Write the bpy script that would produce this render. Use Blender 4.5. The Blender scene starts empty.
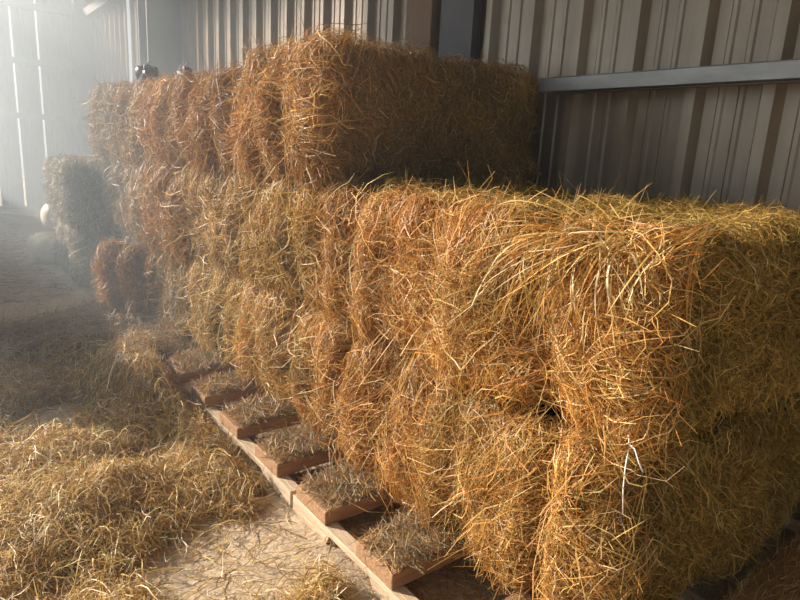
import bpy, math
import numpy as np
from mathutils import Matrix

rng = np.random.default_rng(7)
scene = bpy.context.scene
COL = scene.collection

# ------------------------------------------------------------------ camera frame (metres; Y runs along the wall, X towards it)
F = 615.0
def nrm(v):
    v = np.array(v, float); return v / np.linalg.norm(v)
cY = nrm([-479, -174, F])
cX0 = nrm([836, -100, F])
cD = nrm(np.cross(cY, cX0))
if cD[1] < 0: cD = -cD
cX = nrm(np.cross(cD, cY))
if cX[0] < 0: cX = -cX
R = np.array([cX, cY, -cD])            # world <- camera (x right, y down, z forward)
EYE = np.array([0, 0, 1.0])

# ------------------------------------------------------------------ small helpers
def hash3(ix, iy, iz, seed):
    n = (ix.astype(np.int64) * 374761393 + iy.astype(np.int64) * 668265263 + iz.astype(np.int64) * 2147483647 + seed * 974711) & 0xFFFFFFFF
    n = ((n ^ (n >> 13)) * 1274126177) & 0xFFFFFFFF
    n = (n ^ (n >> 16)) & 0xFFFF
    return n / 32767.5 - 1.0
def vnoise(p, scale, seed=0):
    q = np.asarray(p, float) * scale
    i = np.floor(q).astype(np.int64); f = q - i
    f = f * f * (3 - 2 * f)
    out = 0
    for dx in (0, 1):
        for dy in (0, 1):
            for dz in (0, 1):
                w = (f[..., 0] if dx else 1 - f[..., 0]) * (f[..., 1] if dy else 1 - f[..., 1]) * (f[..., 2] if dz else 1 - f[..., 2])
                out = out + w * hash3(i[..., 0] + dx, i[..., 1] + dy, i[..., 2] + dz, seed)
    return out

def link(o, parent=None):
    COL.objects.link(o)
    if parent is not None: o.parent = parent
    return o
def tag(o, label=None, category=None, group=None, kind=None):
    if label: o['label'] = label
    if category: o['category'] = category
    if group: o['group'] = group
    if kind: o['kind'] = kind
    return o
def empty(name, loc, rz=0.0):
    o = bpy.data.objects.new(name, None); o.empty_display_size = .1
    o.location = loc; o.rotation_euler = (0, 0, rz)
    return link(o)

def raw_mesh(name, V, quads, mats, mat_idx=None, col=None, smooth=True):
    V = np.asarray(V, np.float32); quads = np.asarray(quads, np.int32)
    me = bpy.data.meshes.new(name)
    me.vertices.add(len(V)); me.vertices.foreach_set('co', V.ravel())
    n = len(quads)
    me.loops.add(n * 4); me.loops.foreach_set('vertex_index', quads.ravel())
    me.polygons.add(n)
    me.polygons.foreach_set('loop_start', np.arange(0, n * 4, 4, dtype=np.int32))
    if mat_idx is not None: me.polygons.foreach_set('material_index', np.asarray(mat_idx, np.int32))
    me.polygons.foreach_set('use_smooth', np.full(n, smooth))
    for m in mats: me.materials.append(m)
    if col is not None:
        a = me.attributes.new('hay_colour', 'FLOAT_COLOR', 'POINT')
        c = np.ones((len(V), 4), np.float32); c[:, :3] = col
        a.data.foreach_set('color', c.ravel())
    me.update(calc_edges=True); me.validate()
    return me

class MB:
    """collects simple solids into one mesh"""
    def __init__(s): s.v = []; s.f = []
    def add(s, vs, fs):
        b = len(s.v); s.v += [tuple(v) for v in vs]; s.f += [tuple(b + i for i in f) for f in fs]
    def box(s, x0, x1, y0, y1, z0, z1):
        s.add([(x, y, z) for z in (z0, z1) for y in (y0, y1) for x in (x0, x1)],
              [(0, 2, 3, 1), (4, 5, 7, 6), (0, 1, 5, 4), (2, 6, 7, 3), (0, 4, 6, 2), (1, 3, 7, 5)])
    def prism(s, prof, axis, a0, a1):
        """closed profile (list of 2d) swept along an axis: axis 'y' -> profile is (x,z); axis 'x' -> (y,z); axis 'z' -> (x,y)"""
        n = len(prof)
        def P(p, a): return {'y': (p[0], a, p[1]), 'x': (a, p[0], p[1]), 'z': (p[0], p[1], a)}[axis]
        vs = [P(p, a0) for p in prof] + [P(p, a1) for p in prof]
        fs = [(i, (i + 1) % n, n + (i + 1) % n, n + i) for i in range(n)]
        fs += [tuple(range(n))[::-1], tuple(range(n, 2 * n))]
        s.add(vs, fs)
    def tube(s, pts, r, k=6):
        pts = np.array(pts, float); n = len(pts)
        T = np.gradient(pts, axis=0); T /= np.linalg.norm(T, axis=1)[:, None] + 1e-9
        ref = np.array([.31, .22, .93]); vs = []
        for p, t in zip(pts, T):
            a = np.cross(t, ref); a /= np.linalg.norm(a) + 1e-9; b = np.cross(t, a)
            for j in range(k):
                th = 2 * math.pi * j / k; vs.append(p + r * (math.cos(th) * a + math.sin(th) * b))
        fs = [(i * k + j, i * k + (j + 1) % k, (i + 1) * k + (j + 1) % k, (i + 1) * k + j) for i in range(n - 1) for j in range(k)]
        fs += [tuple(range(k))[::-1], tuple((n - 1) * k + j for j in range(k))]
        s.add(vs, fs)
    def build(s, name, mat, parent=None, bevel=0, smooth=False):
        me = bpy.data.meshes.new(name); me.from_pydata(s.v, [], s.f); me.materials.append(mat)
        import bmesh
        bm = bmesh.new(); bm.from_mesh(me); bmesh.ops.recalc_face_normals(bm, faces=bm.faces); bm.to_mesh(me); bm.free()
        if smooth: me.polygons.foreach_set('use_smooth', [True] * len(me.polygons))
        o = link(bpy.data.objects.new(name, me), parent)
        if bevel:
            m = o.modifiers.new('bevel', 'BEVEL'); m.width = bevel; m.segments = 2; m.limit_method = 'ANGLE'
        return o

# ------------------------------------------------------------------ materials
def mat(name, build):
    m = bpy.data.materials.new(name); m.use_nodes = True
    nt = m.node_tree; nt.nodes.clear()
    out = nt.nodes.new('ShaderNodeOutputMaterial')
    def N(t, **kw):
        n = nt.nodes.new(t)
        for k, v in kw.items():
            if k in n.inputs: n.inputs[k].default_value = v
            else: setattr(n, k, v)
        return n
    build(nt, N, lambda a, b: nt.links.new(a, b), out)
    return m
def ramp(N, stops):
    r = N('ShaderNodeValToRGB'); e = r.color_ramp.elements
    while len(e) < len(stops): e.new(.5)
    for i, (p, c) in enumerate(stops): e[i].position = p; e[i].color = (*c, 1)
    return r

def m_stalk(nt, N, L, out):
    a = N('ShaderNodeAttribute', attribute_name='hay_colour')
    tc = N('ShaderNodeTexCoord'); nz = N('ShaderNodeTexNoise', Scale=60.0, Detail=2.0)
    L(tc.outputs['Object'], nz.inputs['Vector'])
    mr = N('ShaderNodeMapRange'); mr.inputs['To Min'].default_value = .72; mr.inputs['To Max'].default_value = 1.25
    L(nz.outputs['Fac'], mr.inputs['Value'])
    mx = N('ShaderNodeVectorMath', operation='SCALE'); L(a.outputs['Color'], mx.inputs[0]); L(mr.outputs[0], mx.inputs['Scale'])
    p = N('ShaderNodeBsdfPrincipled', Roughness=.48); p.inputs['Specular IOR Level'].default_value = .3
    L(mx.outputs[0], p.inputs['Base Color'])
    t = N('ShaderNodeBsdfTranslucent'); L(mx.outputs[0], t.inputs['Color'])
    s = N('ShaderNodeMixShader', Fac=.28); L(p.outputs[0], s.inputs[1]); L(t.outputs[0], s.inputs[2])
    L(s.outputs[0], out.inputs['Surface'])
M_STALK = mat('dry_hay_stalks', m_stalk)

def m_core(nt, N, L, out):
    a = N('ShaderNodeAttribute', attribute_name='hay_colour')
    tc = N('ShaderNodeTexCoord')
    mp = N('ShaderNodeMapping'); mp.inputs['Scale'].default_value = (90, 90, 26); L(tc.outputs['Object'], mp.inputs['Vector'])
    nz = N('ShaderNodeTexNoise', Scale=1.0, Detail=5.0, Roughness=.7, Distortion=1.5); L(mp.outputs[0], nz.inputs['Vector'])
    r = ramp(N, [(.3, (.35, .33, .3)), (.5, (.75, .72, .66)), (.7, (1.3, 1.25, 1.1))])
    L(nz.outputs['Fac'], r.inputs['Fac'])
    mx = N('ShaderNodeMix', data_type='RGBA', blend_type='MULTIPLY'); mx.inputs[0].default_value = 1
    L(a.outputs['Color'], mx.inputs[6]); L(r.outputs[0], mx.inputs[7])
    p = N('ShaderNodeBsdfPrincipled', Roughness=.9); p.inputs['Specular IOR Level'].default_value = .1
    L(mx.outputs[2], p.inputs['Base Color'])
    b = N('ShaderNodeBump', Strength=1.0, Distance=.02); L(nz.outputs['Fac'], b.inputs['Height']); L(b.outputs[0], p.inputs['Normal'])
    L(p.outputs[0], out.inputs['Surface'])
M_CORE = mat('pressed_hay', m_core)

def simple(name, c, rough=.5, metal=0, noise=None, spec=.5, bump=0, scale=(1, 1, 1)):
    def b(nt, N, L, out):
        p = N('ShaderNodeBsdfPrincipled', Roughness=rough, Metallic=metal); p.inputs['Specular IOR Level'].default_value = spec
        p.inputs['Base Color'].default_value = (*c, 1)
        if noise:
            c2, sc = noise
            tc = N('ShaderNodeTexCoord'); mp = N('ShaderNodeMapping'); mp.inputs['Scale'].default_value = scale
            L(tc.outputs['Object'], mp.inputs['Vector'])
            nz = N('ShaderNodeTexNoise', Scale=sc, Detail=6.0, Roughness=.65); L(mp.outputs[0], nz.inputs['Vector'])
            r = ramp(N, [(.32, c), (.68, c2)]); L(nz.outputs['Fac'], r.inputs['Fac']); L(r.outputs[0], p.inputs['Base Color'])
            if bump:
                bm = N('ShaderNodeBump', Strength=bump, Distance=.01); L(nz.outputs['Fac'], bm.inputs['Height']); L(bm.outputs[0], p.inputs['Normal'])
        L(p.outputs[0], out.inputs['Surface'])
    return mat(name, b)

M_WOOD = simple('weathered_pallet_wood', (.25, .12, .045), .75, noise=((.37, .21, .10), 6.0), bump=.5, scale=(1.5, 14, 14))
M_WOODY = simple('weathered_stringer_wood', (.36, .25, .15), .75, noise=((.55, .42, .28), 6.0), bump=.5, scale=(14, 1.2, 14))
M_POST = simple('brown_timber', (.13, .068, .032), .7, noise=((.21, .12, .06), 5.0), bump=.5, scale=(18, 18, 1.2))
M_STEEL = simple('dark_painted_steel', (.055, .05, .052), .65, noise=((.09, .082, .085), 3.0))
M_GALV = simple('galvanised_steel', (.17, .165, .155), .45, metal=.5, noise=((.26, .255, .24), 14.0), scale=(1, .3, 1))
M_TWINE = simple('tan_baling_twine', (.42, .27, .10), .8)
M_TWINEW = simple('white_baling_twine', (.8, .78, .72), .6)
M_SACK = simple('cream_woven_sack', (.62, .54, .38), .7, noise=((.70, .63, .47), 9.0), bump=.3)
M_BLACK = simple('black_plastic', (.012, .013, .015), .28, noise=((.03, .03, .034), 8.0), bump=.4)
M_WHITE = simple('white_hem_and_glint', (.75, .77, .8), .4)  # white of the sack hems and of the modelled glints on black plastic

def m_sheet(nt, N, L, out):
    # painted corrugated sheet: grey-beige with vertical dirt runs and water stains
    tc = N('ShaderNodeTexCoord')
    mp = N('ShaderNodeMapping'); mp.inputs['Scale'].default_value = (9, 9, .8); L(tc.outputs['Object'], mp.inputs['Vector'])
    n1 = N('ShaderNodeTexNoise', Scale=1.0, Detail=6.0, Roughness=.6); L(mp.outputs[0], n1.inputs['Vector'])
    n2 = N('ShaderNodeTexNoise', Scale=2.2, Detail=5.0, Roughness=.6); L(tc.outputs['Object'], n2.inputs['Vector'])
    r = ramp(N, [(.3, (.185, .145, .10)), (.7, (.30, .245, .175))]); L(n1.outputs['Fac'], r.inputs['Fac'])
    r2 = ramp(N, [(.35, (.78, .74, .68)), (.65, (1.05, 1.05, 1.05))]); L(n2.outputs['Fac'], r2.inputs['Fac'])
    mx = N('ShaderNodeMix', data_type='RGBA', blend_type='MULTIPLY'); mx.inputs[0].default_value = 1
    L(r.outputs[0], mx.inputs[6]); L(r2.outputs[0], mx.inputs[7])
    p = N('ShaderNodeBsdfPrincipled', Roughness=.33, Metallic=.2)
    L(mx.outputs[2], p.inputs['Base Color']); L(p.outputs[0], out.inputs['Surface'])
M_SHEET = mat('painted_corrugated_sheet', m_sheet)

def m_floor(nt, N, L, out):
    tc = N('ShaderNodeTexCoord')
    n1 = N('ShaderNodeTexNoise', Scale=1.6, Detail=8.0, Roughness=.62); L(tc.outputs['Object'], n1.inputs['Vector'])
    n2 = N('ShaderNodeTexNoise', Scale=55.0, Detail=4.0, Roughness=.7); L(tc.outputs['Object'], n2.inputs['Vector'])
    r = ramp(N, [(.35, (.36, .27, .18)), (.65, (.56, .44, .30))]); L(n1.outputs['Fac'], r.inputs['Fac'])
    r2 = ramp(N, [(.3, (.6, .58, .55)), (.6, (1.08, 1.06, 1.03))]); L(n2.outputs['Fac'], r2.inputs['Fac'])
    mx = N('ShaderNodeMix', data_type='RGBA', blend_type='MULTIPLY'); mx.inputs[0].default_value = 1
    L(r.outputs[0], mx.inputs[6]); L(r2.outputs[0], mx.inputs[7])
    p = N('ShaderNodeBsdfPrincipled', Roughness=.85); L(mx.outputs[2], p.inputs['Base Color'])
    b = N('ShaderNodeBump', Strength=.5, Distance=.01); L(n2.outputs['Fac'], b.inputs['Height']); L(b.outputs[0], p.inputs['Normal'])
    L(p.outputs[0], out.inputs['Surface'])
M_FLOOR = mat('dusty_earth_floor', m_floor)

# ------------------------------------------------------------------ hay stalks
# colour mixes (linear): list of (weight, rgb)
ORANGE = [(4, (.46, .195, .038)), (3, (.55, .28, .066)), (2, (.32, .14, .033)), (2.2, (.68, .45, .16)), (1.0, (.72, .58, .32))]
GOLD = [(3, (.56, .36, .11)), (3, (.48, .29, .08)), (2, (.66, .47, .19)), (1, (.74, .60, .34)), (1, (.36, .24, .08))]
OLIVE = [(4, (.36, .225, .055)), (3, (.45, .285, .07)), (2, (.24, .155, .04)), (1.3, (.58, .39, .12)), (.25, (.6, .48, .24))]
BROWN = [(3, (.38, .21, .07)), (3, (.45, .27, .10)), (2, (.28, .155, .055)), (1, (.56, .38, .17)), (.4, (.64, .5, .28))]
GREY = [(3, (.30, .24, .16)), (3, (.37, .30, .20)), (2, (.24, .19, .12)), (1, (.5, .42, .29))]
PALE = [(3, (.70, .48, .17)), (3, (.60, .40, .13)), (2, (.78, .60, .29)), (1.6, (.80, .70, .46)), (1, (.42, .28, .11))]
def pick(pal, n):
    w = np.array([p[0] for p in pal], float); c = np.array([p[1] for p in pal])
    k = rng.choice(len(pal), n, p=w / w.sum())
    return c[k] * rng.uniform(.62, 1.25, (n, 1)) * rng.normal(1, .05, (n, 3)).clip(.8, 1.2)

def ribbons(P, Nn, width, colr, twist):
    """P (n,k,3) centre lines, Nn (n,k,3) surface normals -> verts, quads, colours of tapering folded blades"""
    n, k, _ = P.shape
    T = np.gradient(P, axis=1); T /= np.linalg.norm(T, axis=2, keepdims=True) + 1e-9
    B = np.cross(T, Nn); B /= np.linalg.norm(B, axis=2, keepdims=True) + 1e-9
    N2 = np.cross(B, T)
    c = np.cos(twist)[:, None, None]; s = np.sin(twist)[:, None, None]
    W = (c * B + s * N2)
    prof = np.interp(np.linspace(0, 1, k), [0, .12, .85, 1], [.55, 1, .9, .25])[None, :, None]
    hw = (width * .5)[:, None, None] * prof
    V = np.stack([P - W * hw, P + W * hw], axis=2).reshape(-1, 3)
    base = (np.arange(n) * k * 2)[:, None] + (np.arange(k - 1) * 2)[None, :]
    Q = np.stack([base, base + 1, base + 3, base + 2], axis=-1).reshape(-1, 4)
    C = np.repeat(colr, k * 2, axis=0)
    return V, Q, C

def merge(parts):
    V, Q, C, M = [], [], [], []; b = 0
    for v, q, c, m in parts:
        V.append(v); Q.append(q + b); C.append(c); M.append(np.full(len(q), m)); b += len(v)
    return np.concatenate(V), np.concatenate(Q), np.concatenate(C), np.concatenate(M)

FACES = {'-x': (0, -1, 1, 2), '+x': (0, 1, 1, 2), '-y': (1, -1, 0, 2), '+y': (1, 1, 0, 2), '-z': (2, -1, 0, 1), '+z': (2, 1, 0, 1)}
class Bale:
    def __init__(s, L, W, H, seed, groove=.056, lobe=.020, rough=.021, r=.058, deep=.038):
        s.deep = deep
        s.h = np.array([L, W, H]) / 2; s.seed = seed; s.groove = groove; s.lobe = lobe; s.rough = rough; s.r = r
        s.gy = W * rng.uniform(.10, .27, 2); s.gd = groove * rng.uniform(.35, 1.15, 2); s.gs = rng.uniform(.022, .05, 2)
    def bulge(s, p, axis, sgn):
        """outward displacement of a point of the box surface"""
        d = s.rough * (vnoise(p, 7, s.seed) + .8 * vnoise(p, 15, s.seed + 1)) + .012 * vnoise(p, 3, s.seed + 2)
        q = p / s.h
        if axis == 0:                                     # pressed ends: three lobes between the two strings
            for k, g in enumerate((-s.gy[0], s.gy[1])):
                d = d - s.gd[k] * np.exp(-((p[..., 1] - g - .016 * np.sin(p[..., 2] * 9 + s.seed + k)) / s.gs[k]) ** 2)
            d = d + s.lobe * (1 - np.clip(np.abs(q[..., 2]), 0, 1) ** 2)
        elif axis == 1:
            d = d + .010 * (1 - q[..., 2] ** 2).clip(0, 1)
        else:
            for g in (-s.gy[0], s.gy[1]): d = d - .016 * np.exp(-((p[..., 1] - g) / .03) ** 2)
        return d
    def surf(s, face, u, v, lift=0.0):
        """u,v are metres along the face from its centre; beyond the edge the surface wraps round the rounded arris"""
        ax, sg, ia, ib = FACES[face]
        p = np.zeros(np.broadcast(u, v).shape + (3,)); off = 0
        nn = np.zeros_like(p); nn[..., ax] = sg
        for i, t in ((ia, u), (ib, v)):
            hh = s.h[i] - s.r
            e = (np.abs(t) - hh).clip(0, None); th = np.minimum(e / s.r, math.pi / 2)
            p[..., i] = np.sign(t) * (np.minimum(np.abs(t), hh) + s.r * np.sin(th))
            off = off - s.r * (1 - np.cos(th)) - (e - s.r * math.pi / 2).clip(0, None)
            nn[..., i] = np.sign(t) * np.sin(th)
        nn /= np.linalg.norm(nn, axis=-1, keepdims=True)
        p[..., ax] = sg * s.h[ax]
        d = s.bulge(p, ax, sg)
        p[..., ax] += sg * off
        return p + nn * (d + lift)[..., None], nn
    def core(s, colr):
        parts = []
        for f in FACES:
            ax, sg, ia, ib = FACES[f]
            nu = int(2 * s.h[ia] / .016); nv = int(2 * s.h[ib] / .016)
            arc = s.r * (math.pi / 4 - 1)                 # 45 degree seam of the rounded arris
            U, Vv = np.meshgrid(np.linspace(-1, 1, nu) * (s.h[ia] + arc + .004), np.linspace(-1, 1, nv) * (s.h[ib] + arc + .004), indexing='ij')
            p, nn = s.surf(f, U, Vv, np.full(U.shape, -s.deep))
            idx = np.arange(nu * nv).reshape(nu, nv)
            q = np.stack([idx[:-1, :-1], idx[1:, :-1], idx[1:, 1:], idx[:-1, 1:]], -1).reshape(-1, 4)
            flip = np.cross(p[1, 0] - p[0, 0], p[0, 1] - p[0, 0])[ax] * sg < 0
            if flip: q = q[:, ::-1]
            parts.append((p.reshape(-1, 3), q, np.tile(np.array(colr), (nu * nv, 1)), 0))
        return parts
    def stalks(s, face, n, pal, length=(.06, .22), width=(.0016, .003), spread=.6, wild=.25, lift=.012, flare=.02, curl=.5, k=6, mean=math.pi / 2, zmin=-1.0, over=-.015):
        ax, sg, ia, ib = FACES[face]
        u0 = rng.uniform(-1, 1, n) * (s.h[ia] + over); v0 = rng.uniform(zmin, 1.0, n) * (s.h[ib] + min(over, .012))
        ang = rng.normal(mean, spread, n); w = rng.random(n) < wild; ang[w] = rng.uniform(0, math.pi, w.sum())
        # neighbouring stalks lean together
        ang += .7 * vnoise(np.stack([u0, v0, np.full(n, s.seed * 1.7)], -1), 9, s.seed + 5)
        ln = length[0] + (length[1] - length[0]) * rng.beta(1.5, 2.6, n)
        t = np.linspace(-.5, .5, k)[None, :] * ln[:, None]
        cv = rng.normal(0, curl, n)[:, None] / .15
        a = ang[:, None] + cv * t + np.cumsum(rng.normal(0, .16, (n, k)), 1)
        u = u0[:, None] + np.cos(a) * t; v = v0[:, None] + np.sin(a) * t
        tt = np.linspace(-1, 1, k)[None, :]
        base = (rng.exponential(lift, n).clip(0, lift * 3) - np.where(rng.random(n) < .68, rng.uniform(0, .032, n), 0))[:, None]
        fl = rng.exponential(flare * .5, n).clip(0, flare * 5)[:, None]; side = rng.choice([-1, 1], n)[:, None]
        lf = base + fl * ((tt * side).clip(0, 1)) ** 2 + rng.normal(0, .003, (n, k)) - .012 * ((-tt * side).clip(0, 1)) ** 2
        # in the string grooves the stalks are pulled tight
        p, nn = s.surf(face, u, v, lf)
        wd = width[0] + (width[1] - width[0]) * rng.beta(1.2, 2.2, n) * 1.35
        tw = rng.normal(0, .7, n)
        cl = pick(pal, n) * (1 + .28 * vnoise(np.stack([u0, v0, np.full(n, s.seed * 2.3)], -1), 6, s.seed + 9))[:, None]
        return ribbons(p, nn, wd, cl, tw) + (1,)
    def twine(s, g, r=.0016):
        pts = []
        for f, n, rev in (('-x', 24, 0), ('+z', 30, 0), ('+x', 24, 1), ('-z', 30, 1)):
            ax, sg, ia, ib = FACES[f]
            hx = s.h[0] - s.r * .3; hz = s.h[2] - s.r * .3
            if f in ('-x', '+x'):
                v = np.linspace(-hz, hz, n); v = v[::-1] if rev else v
                p, _ = s.surf(f, np.full(n, g), v, np.full(n, .004))
            else:
                u = np.linspace(-hx, hx, n); u = u[::-1] if rev else u
                p, _ = s.surf(f, u, np.full(n, g), np.full(n, .004))
            pts += list(p)
        pts.append(pts[0])
        m = MB(); m.tube(pts, r, 5); return m

def make_bale(label, x0, x1, y0, y1, z0, z1, seed, dens, wscale=1.0, end=ORANGE, side=OLIVE, top=OLIVE, rz=0.0, opts=None, core=(.04, .017, .005),  # core colour darkened to deepen the shade between stalks
              axis='x', group='hay bales in the stack', base=None, extra=None, twine=M_TWINE):
    """dens: stalks on each face in the bale's own frame"""
    opts = opts or {}
    L, W, H = x1 - x0, y1 - y0, z1 - z0
    root = empty('hay_bale', ((x0 + x1) / 2, (y0 + y1) / 2, z0), rz)
    tag(root, label, 'hay bale', group)
    b = Bale(L, W, H, seed, **opts.get('shape', {}))
    if 'grooves' in opts: g = opts['grooves']; b.gy = np.array([g[0], g[1]]); b.gd = b.groove * np.array(g[2:])
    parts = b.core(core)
    for f, n in dens.items():
        pal = end if f[1] == 'x' else (side if f[1] == 'y' else top)
        kw = dict(width=(.0012 * wscale, .0024 * wscale))
        if f[1] == 'y': kw.update(length=(.025, .11), spread=.65, wild=.35, lift=.008, flare=.016, curl=.35)
        if f[1] == 'z': kw.update(length=(.05, .18), spread=1.2, wild=.6, lift=.010, flare=.018)
        kw.update(opts.get(f, {}))
        parts.append(b.stalks(f, n, pal, **kw))
        if f == '-x':                                     # loose stalks hanging over the joints and grooves
            parts.append(b.stalks(f, int(n * .13), pal, length=(.10, .32), width=kw['width'], spread=.7, wild=.4, lift=.022, flare=.05, curl=.7, over=.05, k=7))
            parts.append(b.stalks(f, int(n * .10), pal, length=(.05, .16), width=kw['width'], spread=.9, wild=.5, lift=.012, flare=.05, curl=.8, over=.05))
    if extra: parts += extra(b)
    V, Q, C, M = merge(parts)
    V = V + np.array([0, 0, H / 2])
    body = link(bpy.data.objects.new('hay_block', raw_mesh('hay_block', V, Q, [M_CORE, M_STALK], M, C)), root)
    for g in (-b.gy[0], b.gy[1]):
        m = b.twine(g); m.v = [(x, y, z + H / 2) for x, y, z in m.v]
        m.build('baling_twine', twine, root, smooth=True)
    return root, b

# ------------------------------------------------------------------ the stack
XF, XB = .965, 1.815
COLS = [.53, 1.065, 1.635, 2.215, 2.795, 3.375, 3.955, 4.535]
L1, L2, L3 = (.096, .482), (.497, .885), (.892, 1.285)
G = 'hay bales stacked on the pallets'

def full_end(n, ny=0, nz=0, back=300, px=0):
    d = {'-x': n, '+x': back}
    if ny: d['-y'] = ny
    if nz: d['+z'] = nz
    return d
WS = lambda y: max(1.0, .80 + .27 * y)      # stalks drawn a little coarser the farther off

# nearest column
make_bale('bottom hay bale of the nearest column, resting on the pallet slats', XF - .035, XB - .03, COLS[0] + .0, COLS[1], *L1, 11,
          full_end(15000, 27000, 800), 1.0, end=GOLD[:2] + ORANGE, side=OLIVE, group=G,
          opts={'-x': dict(length=(.06, .24), spread=.55, wild=.35, lift=.011, flare=.022)})
make_bale('upper hay bale of the nearest column, shaggy golden tuft on its top corner', XF - .005, XB, COLS[0] + .005, COLS[1] - .005, *L2, 12,
          full_end(15000, 27000, 11000), 1.0, end=ORANGE + GOLD[:1], side=OLIVE, group=G,
          opts={'-x': dict(length=(.06, .26), spread=.75, wild=.4, lift=.013, flare=.024), 'grooves': (.18, -.05, .4, 1.0)})
# second column
make_bale('bottom hay bale of the second column, orange stalks hanging over the pallet', XF - .01, XB - .02, COLS[1], COLS[2], *L1, 21,
          full_end(12000, 500, 0), 1.1, end=ORANGE, group=G, opts={'-x': dict(length=(.06, .24), spread=.5, wild=.3, lift=.011, flare=.02)})
make_bale('orange hay bale in the second layer, right in front of the topmost near bale', XF, XB - .01, COLS[1], COLS[2] - .005, *L2, 22,
          full_end(12000, 500, 6000), 1.1, end=ORANGE, group=G, opts={'-x': dict(length=(.06, .24), spread=.45, wild=.25, lift=.011, flare=.02)})
# third column
make_bale('bottom hay bale of the third column, golden, standing behind the third pallet slat', XF, XB, COLS[2], COLS[3], *L1, 31,
          full_end(10000), WS(1.9), end=GOLD + ORANGE[:1], group=G, opts={'-x': dict(spread=.45)})
make_bale('hay bale of the second layer directly under the topmost near bale', XF - .01, XB, COLS[2] + .005, COLS[3], *L2, 32,
          full_end(10000, 0, 900), WS(1.9), end=OLIVE[:2] + GOLD + ORANGE[:1], group=G)
make_bale('topmost hay bale at the near end of the upper row, its long brown side showing', XF - .005, XB + .035, COLS[2] - .01, COLS[3] + .02, L3[0], L3[1] + .025, 33,
          full_end(10000, 24000, 5000), WS(1.6), end=ORANGE + BROWN[:1], side=BROWN + OLIVE[:1], top=BROWN + GOLD[:1], group=G, opts={'-x': dict(lift=.018, flare=.035, spread=.6)})
# fourth column
make_bale('bottom hay bale of the fourth column, olive gold, by the last bare slats', XF - .0, XB, COLS[3], COLS[4], *L1, 41,
          full_end(8500), WS(2.5), end=GOLD + OLIVE[:2], group=G, opts={'-x': dict(spread=.4)})
make_bale('hay bale in the second layer of the fourth column, with a bright golden ridge', XF - .01, XB, COLS[3], COLS[4], *L2, 42,
          full_end(8500), WS(2.5), end=GOLD + BROWN, group=G, opts={'-x': dict(spread=.5)})
make_bale('second hay bale of the upper row, deep dark grooves in its end', XF - .02, XB, COLS[3] + .035, COLS[4] + .04, L3[0], L3[1] - .03, 43,
          full_end(8500, 0, 3500), WS(2.5), end=ORANGE[:3] + BROWN, top=BROWN, group=G, opts={'-x': dict(lift=.018, flare=.03), 'shape': dict(groove=.055)})
# fifth column (stands on the floor beyond the pallets)
H5 = (.0, .42)
make_bale('greenish grey bottom hay bale on the floor just past the pallets', XF + .0, XB, COLS[4] + .01, COLS[5] - .01, 0.004, .435, 51,
          full_end(7500), WS(3.1), end=OLIVE[:2] + GREY + BROWN[:1], group=G, opts={'-x': dict(spread=.35)})
make_bale('brown hay bale bulging out in the second layer just past the pallets', XF - .045, XB - .03, COLS[4] + .005, COLS[5], .44, .86, 52,
          full_end(7500), WS(3.1), end=BROWN + ORANGE[:1], group=G, opts={'-x': dict(spread=.45)})
make_bale('third hay bale from the near end of the upper row, ragged and brown', XF - .01, XB, COLS[4] + .045, COLS[5] + .05, .882, 1.265, 53,
          full_end(7500, 0, 2500), WS(3.1), end=BROWN + ORANGE[:1], top=BROWN, group=G)
# sixth and seventh columns rest on the turned bale
make_bale('grey brown hay bale in the second layer, above the bale turned on the floor', XF + .01, XB, COLS[5] + .01, COLS[6], .428, .848, 62,
          full_end(6500), WS(3.7), end=BROWN + GREY, group=G, opts={'-x': dict(spread=.5)})
make_bale('fourth hay bale from the near end of the upper row, hazy brown', XF - .005, XB, COLS[5] + .055, COLS[6] + .055, .866, 1.275, 63,
          full_end(6500, 0, 2000), WS(3.7), end=BROWN, top=BROWN, group=G)
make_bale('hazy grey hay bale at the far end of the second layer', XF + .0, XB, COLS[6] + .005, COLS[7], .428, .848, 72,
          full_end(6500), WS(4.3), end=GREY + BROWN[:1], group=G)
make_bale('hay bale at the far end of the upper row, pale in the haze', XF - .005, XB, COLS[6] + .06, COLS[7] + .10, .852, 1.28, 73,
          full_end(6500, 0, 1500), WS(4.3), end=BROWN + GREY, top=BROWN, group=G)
# the bale turned on the floor: its end points down the aisle
th = math.radians(36)
cx, cy = .86 + .46 * math.cos(th), 3.50 + .46 * math.sin(th)
make_bale('hay bale turned at an angle on the floor, two rusty lobes showing', cx - .46, cx + .46, cy - .235, cy + .235, .004, .424, 81,
          {'-x': 7000, '-y': 3000, '+y': 1200, '+z': 1500, '+x': 200}, WS(3.4), end=ORANGE[:3] + BROWN[:2], side=GREY, top=GREY, rz=th, group=G,
          opts={'-x': dict(spread=.4), 'shape': dict(groove=.05, r=.09)})
# far pair beside the aisle; shade and haze are put into its grey hay colour
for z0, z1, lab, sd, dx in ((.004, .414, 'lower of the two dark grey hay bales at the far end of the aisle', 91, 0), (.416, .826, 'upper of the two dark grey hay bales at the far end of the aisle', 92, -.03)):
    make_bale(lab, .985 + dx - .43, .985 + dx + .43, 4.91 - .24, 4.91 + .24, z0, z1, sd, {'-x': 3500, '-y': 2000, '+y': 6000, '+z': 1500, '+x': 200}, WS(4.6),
              end=GREY, side=GREY, top=GREY, rz=math.pi / 2 - .02, group='dark hay bales at the far end', core=(.07, .055, .035))

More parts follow.
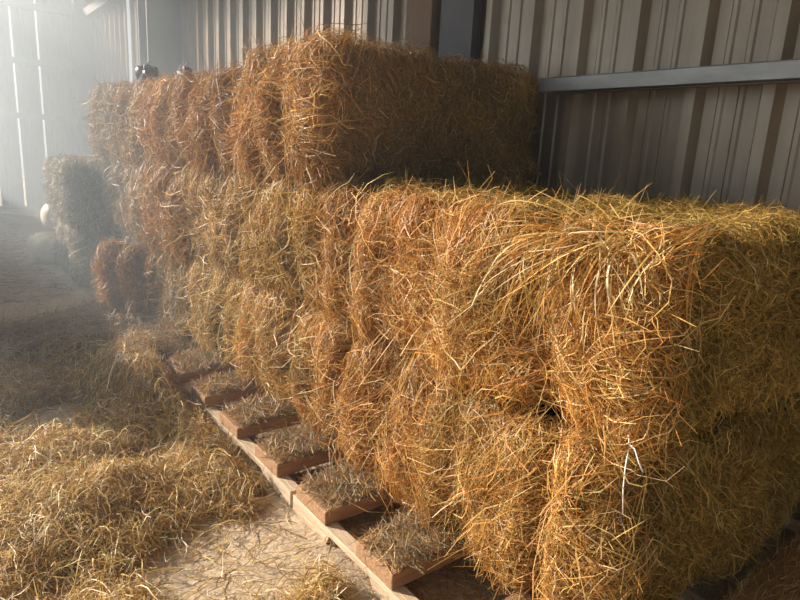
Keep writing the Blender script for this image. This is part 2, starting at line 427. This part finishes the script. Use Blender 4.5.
# ------------------------------------------------------------------ tuft and stray stalks on the near bale, loose hay on the bale tops
def spray(starts, ends, sag, width, pal, k=8, nrm_=(0, 0, 1)):
    s0 = np.array(starts); e0 = np.array(ends); n = len(s0)
    t = np.linspace(0, 1, k)[None, :, None]
    P = s0[:, None] * (1 - t) + e0[:, None] * t
    P = P + np.array(sag)[:, None, :] * (4 * t * (1 - t))
    Nn = np.tile(np.array(nrm_, float), (n, k, 1))
    return ribbons(P, Nn, np.array(width), pick(pal, n), rng.normal(0, .6, n)) + (0,)
parts = []
n = 460
c0 = np.array([.955, .66, .872])
st = c0 + rng.normal(0, 1, (n, 3)) * [.03, .07, .014]
dirs = np.stack([rng.normal(-.22, .12, n), rng.normal(.45, .55, n), rng.normal(-.7, .45, n)], -1)
dirs /= np.linalg.norm(dirs, axis=1)[:, None]
en = st + dirs * rng.uniform(.06, .26, n)[:, None]
en[:, 2] = np.minimum(en[:, 2], .90); en[:, 1] = np.maximum(en[:, 1], .53)
parts.append(spray(st, en, np.stack([rng.normal(-.025, .015, n), rng.normal(0, .02, n), rng.uniform(.0, .035, n)], -1), rng.uniform(.0014, .0028, n), GOLD + ORANGE[:2]))
# long golden wisps standing up off the top edge
parts.append(spray([(.925, .55, .845), (.94, .60, .86), (.95, .60, .87), (.96, .66, .875), (.94, .62, .865)],
                   [(1.0, .802, .981), (1.0, .861, .941), (1.0, .757, .94), (1.0, .60, .975), (.98, .83, .93)],
                   [(0, 0, .0), (0, 0, .01), (0, 0, .015), (0, 0, .01), (0, 0, .02)],
                   [.0032, .0028, .0026, .0024, .0024], [(1, (.72, .46, .13))], k=9))
parts.append(spray([(.92, .64, .86), (.92, .60, .85), (.91, .61, .85), (.92, .66, .85), (.91, .575, .86)],
                   [(.885, .545, .80), (.88, .555, .74), (.87, .57, .70), (.88, .63, .73), (.86, .50, .79)],
                   [(-.03, 0, .03), (-.03, 0, .02), (-.03, 0, .02), (-.03, 0, .02), (-.02, -.01, .03)], [.0036, .0036, .003, .0035, .0036], [(1, (.80, .68, .42))], k=9))
V, Q, C, M = merge(parts)
tuft = link(bpy.data.objects.new('loose_tuft', raw_mesh('loose_tuft', V, Q, [M_STALK], M, C)))
near_top = [o for o in bpy.data.objects if o.get('label', '').startswith('upper hay bale of the nearest')][0]
near_bot = [o for o in bpy.data.objects if o.get('label', '').startswith('bottom hay bale of the nearest')][0]
bpy.context.view_layer.update()
def adopt(o, root):
    o.parent = root; o.matrix_parent_inverse = Matrix.LocRotScale(root.location, root.rotation_euler, None).inverted()
tag(tuft, 'shaggy golden tuft hanging over the top corner', kind='stuff'); adopt(tuft, near_top)
# end of white string poking out of the near bottom bale
m = MB(); m.tube([(.96, .555, .545), (.93, .53, .53), (.91, .507, .535), (.905, .495, .52), (.915, .49, .50)], .0012, 5)
m.tube([(.93, .53, .53), (.92, .525, .49), (.92, .523, .45), (.925, .519, .40)], .0012, 5)
o = m.build('loose_string', M_TWINEW, smooth=True); adopt(o, near_bot); o['label'] = 'frayed end of white string'

# ------------------------------------------------------------------ pallets
def pallet(label, y0, y1, boards):
    root = empty('wooden_pallet', (1.30, (y0 + y1) / 2, 0)); tag(root, label, 'pallet', 'wooden pallets under the hay')
    ox, oy = 1.30, (y0 + y1) / 2
    for b0, b1, dz in boards:
        m = MB(); m.box(.735 - ox + rng.normal(0, .004), 1.88 - ox, b0 - oy, b1 - oy, .050, .0875 + dz)
        m.build('deck_board', M_WOOD, root, bevel=.003)
    for x in (.735, 1.285, 1.84):
        # notched runner: profile in y,z
        n0, n1 = y0 + .18, y1 - .40
        prof = [(y0, .0), (n0, .0), (n0 + .015, .030), (n0 + .20, .030), (n0 + .215, .0), (n1, .0), (n1 + .015, .030), (n1 + .20, .030), (n1 + .215, .0), (y1, .0), (y1, .0495), (y0, .0495)]
        m = MB(); m.prism([(p[0] - oy, p[1]) for p in prof], 'x', x - ox, x + .038 - ox)
        m.build('runner', M_WOODY, root, bevel=.002)
    return root
pallet('near wooden pallet at the lower edge, its slat ends poking out from the bales', .25, 1.395,
       [(.30, .475, 0), (.60, .74, 0), (.925, 1.075, .004), (1.215, 1.375, .002)])
pallet('far wooden pallet, its slats half buried in loose hay down the aisle', 1.41, 2.585,
       [(1.50, 1.66, .002), (1.79, 1.95, 0), (2.085, 2.235, .003), (2.36, 2.56, .004)])

# ------------------------------------------------------------------ floor litter
def mound(x, y):
    p = np.stack([x, y, np.zeros_like(x)], -1)
    h = .030 * (vnoise(p, 2.6, 301) + .45) + .022 * vnoise(p, 6.5, 302) + .008 * vnoise(p, 17, 303)
    def g(cx, cy, sx, sy, a, rot=0.0):
        dx, dy = x - cx, y - cy; c, s_ = math.cos(rot), math.sin(rot)
        return a * np.exp(-(((dx * c + dy * s_) / sx) ** 2 + ((-dx * s_ + dy * c) / sy) ** 2))
    h = h + g(.56, 2.42, .13, .30, .13, .1) + g(.70, 2.75, .16, .22, .07) + g(.42, 2.05, .14, .18, .03)
    h = h + g(.55, 3.3, .3, .5, .05) + g(.17, 1.95, .16, .22, .05) + g(.33, 1.68, .16, .10, .05, .5) + g(.60, 1.80, .08, .3, .04)
    h = h - g(.56, 1.27, .13, .19, .11) - g(.25, 2.33, .14, .10, .08) - g(.40, 4.4, .5, .5, .12) - g(.35, 1.3, .1, .12, .05)
    h = h - .2 * np.clip((x - .66) / .08, 0, 1) * (y < 1.5) - .2 * np.clip((x - .715) / .05, 0, 1) * (y >= 1.5) * (y < 2.62)
    h = h - .04 * np.clip((y - 4.2) / 1.5, 0, 1)
    return h
gx, gy = np.meshgrid(np.linspace(-.34, .95, 130), np.linspace(.5, 5.0, 400), indexing='ij')
gh = mound(gx, gy)
V = np.stack([gx, gy, gh - .006], -1).reshape(-1, 3); idx = np.arange(V.shape[0]).reshape(gx.shape)
q = np.stack([idx[:-1, :-1], idx[1:, :-1], idx[1:, 1:], idx[:-1, 1:]], -1).reshape(-1, 4)
keep = (V[q, 2] > -.012).any(1)
q = q[keep]; used = np.unique(q); remap = np.zeros(len(V), int); remap[used] = np.arange(len(used)); V = V[used]; q = remap[q]
bed = (V, q, np.tile(np.array([.17, .10, .042]), (len(V), 1)), 0)
def litter(n, ylo, yhi, xlo, xhi, pal, length, width, dens_pow=1.4, thresh=-.005, k=6, bare=.05, lift=.012):
    # denser close to the camera, as the eye sees more of it there
    u = rng.random(n); y = (ylo ** (1 - dens_pow) + u * (yhi ** (1 - dens_pow) - ylo ** (1 - dens_pow))) ** (1 / (1 - dens_pow))
    x = rng.uniform(xlo, xhi, n)
    h = mound(x, y); keep = (h > thresh) | (rng.random(n) < bare)
    x, y = x[keep], y[keep]; n = len(x)
    ang = rng.uniform(0, math.pi, n) + .8 * vnoise(np.stack([x, y, 0 * x], -1), 4, 77)
    ln = length[0] + (length[1] - length[0]) * rng.beta(1.4, 2.6, n)
    t = np.linspace(-.5, .5, k)[None, :] * ln[:, None]
    a = ang[:, None] + rng.normal(0, 1.8, n)[:, None] * t + np.cumsum(rng.normal(0, .14, (n, k)), 1)
    X = x[:, None] + np.cos(a) * t; Y = y[:, None] + np.sin(a) * t
    tt = np.linspace(-1, 1, k)[None, :]
    side = rng.choice([-1, 1], n)[:, None]
    Z = np.maximum(mound(X, Y), 0) + .002 + rng.exponential(lift, n)[:, None] * (1 - .5 * tt ** 2) + rng.exponential(.014, n)[:, None] * (tt * side).clip(0, 1) ** 2
    P = np.stack([X, Y, Z], -1); Nn = np.tile(np.array([0, 0, 1.]), (n, k, 1))
    wd = rng.uniform(*width, n) * (1 + .28 * y)
    return ribbons(P, Nn, wd, pick(pal, n), rng.normal(0, .7, n)) + (1,)
parts = [bed,
         litter(52000, 1.0, 2.9, -.28, .70, PALE + BROWN[:2], (.03, .15), (.0009, .0019)),  # paler mix puts the sunlit stretch into the hay colour
         litter(20000, 2.1, 4.4, -.25, .93, BROWN + GREY[:2], (.03, .16), (.0009, .0018)),  # browner, greyer mix puts the aisle shade into the hay colour
         litter(2500, 4.2, 9.4, -.25, .70, GREY + BROWN, (.05, .25), (.0013, .0024), thresh=-1, lift=.006)]
V, Q, C, M = merge(parts)
lit = link(bpy.data.objects.new('loose_hay', raw_mesh('loose_hay', V, Q, [M_CORE, M_STALK], M, C)))
tag(lit, 'loose hay strewn in drifts over the aisle floor', 'loose hay', kind='stuff')

# chaff and stalks lying on the slats and runner
parts = []
for (b0, b1, n) in ((.30, .475, 1400), (.925, 1.075, 3200), (1.215, 1.375, 3200), (1.50, 1.66, 3000), (1.79, 1.95, 3000), (2.085, 2.235, 3000), (2.36, 2.56, 4000)):
    lo, hi = (1.15, 1.85) if b0 < .4 else (.735, 1.0)
    x = lo + (hi - lo) * rng.beta(1.25, 1.0, n) ** .8; y = rng.uniform(b0, b1, n)
    ln = .015 + .10 * rng.beta(1.1, 3.2, n); a = rng.uniform(0, math.pi, n)[:, None]; k = 5
    if b0 < .4: a = rng.normal(0, .5, n)[:, None]
    t = np.linspace(-.5, .5, k)[None] * ln[:, None]; a = a + rng.normal(0, 3, n)[:, None] * t
    X, Y = x[:, None] + np.cos(a) * t, y[:, None] + np.sin(a) * t
    Z = .0915 + rng.exponential(.007, n)[:, None] + rng.exponential(.008, n)[:, None] * np.linspace(0, 1, k)[None] ** 2 + .02 * np.exp(-((X - 1.0) / .1) ** 2) * rng.random(n)[:, None]
    P = np.stack([X, Y, Z], -1)
    parts.append(ribbons(P, np.tile(np.array([0, 0, 1.]), (n, k, 1)), rng.uniform(.0009, .0020, n) * (1 + .2 * b0), pick(BROWN + GREY[:2] if b0 > .4 else BROWN, n), rng.normal(0, .6, n)) + (0,))
n = 2600
x, y = rng.uniform(.74, .98, n), rng.uniform(.5, 2.5, n); ln = .03 + .12 * rng.beta(1.3, 3, n); a = rng.uniform(0, math.pi, n)[:, None]
t = np.linspace(-.5, .5, 5)[None] * ln[:, None]
P = np.stack([x[:, None] + np.cos(a) * t, y[:, None] + np.sin(a) * t, np.tile(rng.exponential(.008, n)[:, None] + .004, (1, 5))], -1)
parts.append(ribbons(P, np.tile(np.array([0, 0, 1.]), (n, 5, 1)), rng.uniform(.0014, .0026, n), pick(BROWN, n), rng.normal(0, .6, n)) + (0,))
V, Q, C, M = merge(parts)
ch = link(bpy.data.objects.new('hay_chaff', raw_mesh('hay_chaff', V, Q, [M_STALK], M, C)))
tag(ch, 'thin scatter of hay chaff lying on the pallet slats', 'hay chaff', kind='stuff')

# ------------------------------------------------------------------ things at the far end
def sack(label, loc, size, seed, rz=0.0):
    root = empty('feed_sack', loc, rz); tag(root, label, 'sack', 'cream sacks by the far bales')
    b = Bale(size[0], size[1], size[2], seed, groove=0, lobe=.02, rough=.006, r=min(size) * .46, deep=0)
    V, Q, C, M = merge(b.core((1, 1, 1))); V = V + np.array([0, 0, size[2] / 2])
    o = link(bpy.data.objects.new('sack_body', raw_mesh('sack_body', V, Q, [M_SACK])), root)
    m = MB(); hx, hy = size[0] / 2, size[1] / 2
    m.box(-hx * .8, hx * .8, -hy - .026, -hy + .03, size[2] * .5 - .004, size[2] * .5 + .004)
    m.build('sewn_hem', M_WHITE, root, bevel=.002)
    return root
sack('cream sack lying on the floor beyond the dark far bales', (.85, 5.60, .004), (.46, .42, .215), 401, .1)
sack('smaller cream sack lying on top of the other sack beyond the far bales', (.93, 5.64, .222), (.44, .36, .25), 402, -.1)

def crumple(label, loc, s, seed):
    u, v = np.meshgrid(np.linspace(0, 2 * math.pi, 28), np.linspace(0, math.pi, 18), indexing='ij')
    p = np.stack([np.cos(u) * np.sin(v), np.sin(u) * np.sin(v), np.cos(v)], -1)
    r = 1 + .34 * vnoise(p, 2.0, seed) + .2 * vnoise(p, 5, seed + 1)
    p = p * r[..., None] * np.array(s); p[..., 2] -= p[..., 2].min()
    idx = np.arange(28 * 18).reshape(28, 18)
    q = np.stack([idx[:-1, :-1], idx[1:, :-1], idx[1:, 1:], idx[:-1, 1:]], -1).reshape(-1, 4)
    root = empty('plastic_bag', loc); tag(root, label, 'plastic bag')
    link(bpy.data.objects.new('bag_body', raw_mesh('bag_body', p.reshape(-1, 3), q, [M_BLACK])), root)
    m = MB(); zt = p[..., 2].max()
    m.tube([(-.5 * s[0], -.5 * s[1], zt * .75), (-.35 * s[0], -.3 * s[1], zt * .97), (0, -.1 * s[1], zt * 1.02), (.3 * s[0], .1 * s[1], zt * 1.16)], .0055, 6)
    m.build('white_glint', M_WHITE, root, smooth=True)  # white tube stands in for the glint on the plastic
crumple('crumpled black plastic bag with a modelled white glint on the upper hay row', (1.03, 3.74, 1.275), (.05, .06, .055), 501)
crumple('small black plastic scrap with a modelled white glint, right of the crumpled bag', (1.05, 3.16, 1.27), (.03, .035, .035), 502)

# ------------------------------------------------------------------ building shell
XW, YE = 1.935, 9.6
def corrugated(m, a0, a1, put, z0, z1, phase):
    """sheet profile along a: tall ribs every 0.229 m, two low stiffeners between; thin solid sheet"""
    pr = []; p = .229
    k0 = math.floor((a0 - phase) / p) - 1
    prof = [(-.5, 0), (-.20, 0), (-.185, .006), (-.155, .006), (-.14, 0)] if False else None
    a = []
    for k in range(k0, k0 + int((a1 - a0) / p) + 4):
        c = phase + k * p
        a += [(c - .034, 0), (c - .017, .032), (c + .017, .032), (c + .034, 0), (c + .074, 0), (c + .080, .005), (c + .092, .005), (c + .098, 0), (c + .134, 0), (c + .140, .005), (c + .152, .005), (c + .158, 0)]
    pts = [(a0, np.interp(a0, [x for x, _ in a], [d for _, d in a]))] + [(x, d) for x, d in a if a0 < x < a1] + [(a1, np.interp(a1, [x for x, _ in a], [d for _, d in a]))]
    n = len(pts); vs = []
    for th in (0, -.002):
        for z in (z0, z1):
            vs += [put(x, d + th, z) for x, d in pts]
    fs = []
    for l in (0, 2):
        fs += [(l * n + i, l * n + i + 1, (l + 1) * n + i + 1, (l + 1) * n + i) for i in range(n - 1)]
    for e in (0, n - 1): fs.append((e, n + e, 3 * n + e, 2 * n + e))
    for z in (0, 1): fs += [(z * n + i, z * n + i + 1, (2 + z) * n + i + 1, (2 + z) * n + i) for i in range(n - 1)]
    m.add(vs, fs)
ZE = 2.56
m = MB()
put = lambda a, d, z: (XW - d, a, z)
edges = [(-1.5, 5.02), (5.02, 7.58), (7.68, 8.46), (8.55, YE)]
for a0, a1 in edges: corrugated(m, a0, a1, put, 0, ZE, .834)
tag(m.build('wall_right', M_SHEET), kind='structure')
m = MB()
put = lambda a, d, z: (a, YE - d, z)
xs = [.10, .44, .735, 1.015, 1.30, XW]
for a0, a1 in zip(xs[:-1], xs[1:]): corrugated(m, a0 + (.011 if a0 > .2 else 0), a1 - (.011 if a1 < XW else 0), put, .04, 2.75, a0 + .114)
corrugated(m, .10, XW, put, 0, .04, .114); corrugated(m, -.95, .10, put, 0, 1.25, .114)  # second sheet: unseen low gate added to keep sun off the far floor
tag(m.build('wall_back', M_SHEET), kind='structure')
# girts on the end wall
for i, z in enumerate((1.20, 1.87, 2.53)):
    m = MB(); m.box(.10, XW - .1, YE - .12, YE - .03, z - .035, z + .035)
    tag(m.build('trim_%d' % (i + 2), M_GALV), kind='structure')
# the girt along the right wall: a lipped channel lying on its side
m = MB()
x0, x1 = 1.805, XW - .034
m.prism([(x0, 1.243), (x0, 1.286), (x0 + .003, 1.290), (x1, 1.290), (x1, 1.243), (x1 - .02, 1.243), (x1 - .02, 1.247), (x1 - .004, 1.247), (x1 - .004, 1.286), (x0 + .004, 1.286), (x0 + .004, 1.247), (x0 + .022, 1.247), (x0 + .022, 1.243)], 'y', -1.5, 1.585)
tag(m.build('trim_1', M_GALV), kind='structure')
# eave strut at the head of the right wall
m = MB(); m.box(1.79, XW - .03, -1.5, YE, ZE - .10, ZE + .0)
tag(m.build('trim_5', M_STEEL), kind='structure')
# columns
m = MB(); m.box(1.845, 1.905, 2.28, 2.47, 0, ZE); o = m.build('timber_post', M_POST, bevel=.004)
tag(o, 'brown timber post against the metal wall behind the upper hay bales', 'post', kind='structure')
m = MB(); m.box(1.865, 1.905, 2.03, 2.24, 0, ZE)
tag(m.build('dark_wall_strip', M_STEEL), 'dark flat strip right beside the brown timber post', 'post', kind='structure')  # flat dark strip on the wall beside the timber post
m = MB(); m.box(1.62, 1.905, 5.83, 5.86, 0, ZE); m.box(1.62, 1.905, 6.09, 6.12, 0, ZE); m.box(1.755, 1.77, 5.86, 6.09, 0, ZE)
tag(m.build('steel_column', M_STEEL), 'dark steel column on the metal wall behind the far hay bales', 'post', kind='structure')
m = MB(); m.box(1.70, 1.905, YE - .26, YE - .05, 0, 2.75)
tag(m.build('corner_post', M_STEEL), 'blue grey steel post in the far corner of the barn', 'post', kind='structure')
m = MB(); m.box(-.02, .14, YE - .15, YE + .05, 0, 2.75)
tag(m.build('door_post', M_POST), 'timber post at the edge of the end door opening', 'post', kind='structure')
# unseen low plank partition, added across the aisle to throw shade on its floor
m = MB()
m.prism([(3.08, 0), (YE, 0), (YE, 1.10), (6.3, 1.08), (5.6, .90), (3.08, .82)], 'x', -.40, -.36)
tag(m.build('added_shade_partition', M_POST), kind='structure')
# roof
m = MB(); sl = .55
xr = -2.0
m.prism([(XW + .1, ZE), (xr, ZE + sl * (XW - xr)), (xr, ZE + sl * (XW - xr) + .05), (XW + .1, ZE + .05)], 'y', -2.0, YE + .1)
tag(m.build('ceiling', M_SHEET), kind='structure')
# unseen fascia added under the open-side eave to keep sun off the right wall
m = MB(); m.box(-2.06, -2.0, -2.0, 8.2, 3.72, 4.72)
tag(m.build('trim_6', M_SHEET), kind='structure')
# floor
m = MB(); m.box(-14, 6, -8, 16, -.06, 0)
tag(m.build('floor', M_FLOOR), kind='structure')

# ------------------------------------------------------------------ dusty air
def m_haze(nt, N, L, out):
    v = N('ShaderNodeVolumeScatter', Anisotropy=.6); v.inputs['Color'].default_value = (.78, .91, 1.0, 1)
    tc = N('ShaderNodeTexCoord'); sx = N('ShaderNodeSeparateXYZ'); L(tc.outputs['Object'], sx.inputs[0])
    mr = N('ShaderNodeMapRange', interpolation_type='SMOOTHSTEP')
    mr.inputs['From Min'].default_value = .2; mr.inputs['From Max'].default_value = 4.2
    mr.inputs['To Min'].default_value = .004; mr.inputs['To Max'].default_value = HAZE
    L(sx.outputs['Y'], mr.inputs['Value']); L(mr.outputs[0], v.inputs['Density'])
    L(v.outputs[0], out.inputs['Volume'])
HAZE = .125
mh = mat('dusty_air', m_haze)
m = MB(); m.box(-1.3, 2.2, -1.2, YE + .3, -.02, 4.9)
hz = m.build('haze', mh); tag(hz, 'pale dusty haze hanging in the sunlit air at the far end', 'haze', kind='stuff')

# ------------------------------------------------------------------ light
sun = bpy.data.lights.new('sun', 'SUN'); sun.energy = 15.5; sun.angle = math.radians(2.0); sun.color = (1, .945, .86)
so = link(bpy.data.objects.new('sun', sun))
from mathutils import Vector
el = math.radians(24.0); az = np.array([-.60, .80]); az /= np.linalg.norm(az)
to_sun = Vector((az[0] * math.cos(el), az[1] * math.cos(el), math.sin(el)))
so.rotation_euler = to_sun.to_track_quat('Z', 'Y').to_euler()
w = bpy.data.worlds.new('sky'); scene.world = w; w.use_nodes = True
nt = w.node_tree; nt.nodes.clear()
out = nt.nodes.new('ShaderNodeOutputWorld'); bg = nt.nodes.new('ShaderNodeBackground')
bg.inputs['Color'].default_value = (.76, .88, 1.0, 1); bg.inputs['Strength'].default_value = .62
tc = nt.nodes.new('ShaderNodeTexCoord'); dp = nt.nodes.new('ShaderNodeVectorMath'); dp.operation = 'DOT_PRODUCT'
nt.links.new(tc.outputs['Generated'], dp.inputs[0]); dp.inputs[1].default_value = tuple(to_sun)
mr = nt.nodes.new('ShaderNodeMapRange'); mr.interpolation_type = 'SMOOTHSTEP'
mr.inputs['From Min'].default_value = .25; mr.inputs['From Max'].default_value = 1.0
mr.inputs['To Min'].default_value = .56; mr.inputs['To Max'].default_value = 1.5
nt.links.new(dp.outputs['Value'], mr.inputs['Value']); nt.links.new(mr.outputs[0], bg.inputs['Strength'])
nt.links.new(bg.outputs[0], out.inputs['Surface'])

# ------------------------------------------------------------------ camera
cam = bpy.data.cameras.new('camera'); cam.sensor_width = 36; cam.lens = F / 800 * 36; cam.clip_start = .02
co = link(bpy.data.objects.new('camera', cam))
right = R[:, 0]; down = R[:, 1]; fwd = R[:, 2]
M4 = Matrix(((right[0], -down[0], -fwd[0], EYE[0]), (right[1], -down[1], -fwd[1], EYE[1]), (right[2], -down[2], -fwd[2], EYE[2]), (0, 0, 0, 1)))
co.matrix_world = M4
scene.camera = co
scene.view_settings.view_transform = 'Standard'; scene.view_settings.look = 'None'
scene.view_settings.exposure = -.22; scene.view_settings.gamma = 1; scene.view_settings.use_curve_mapping = False
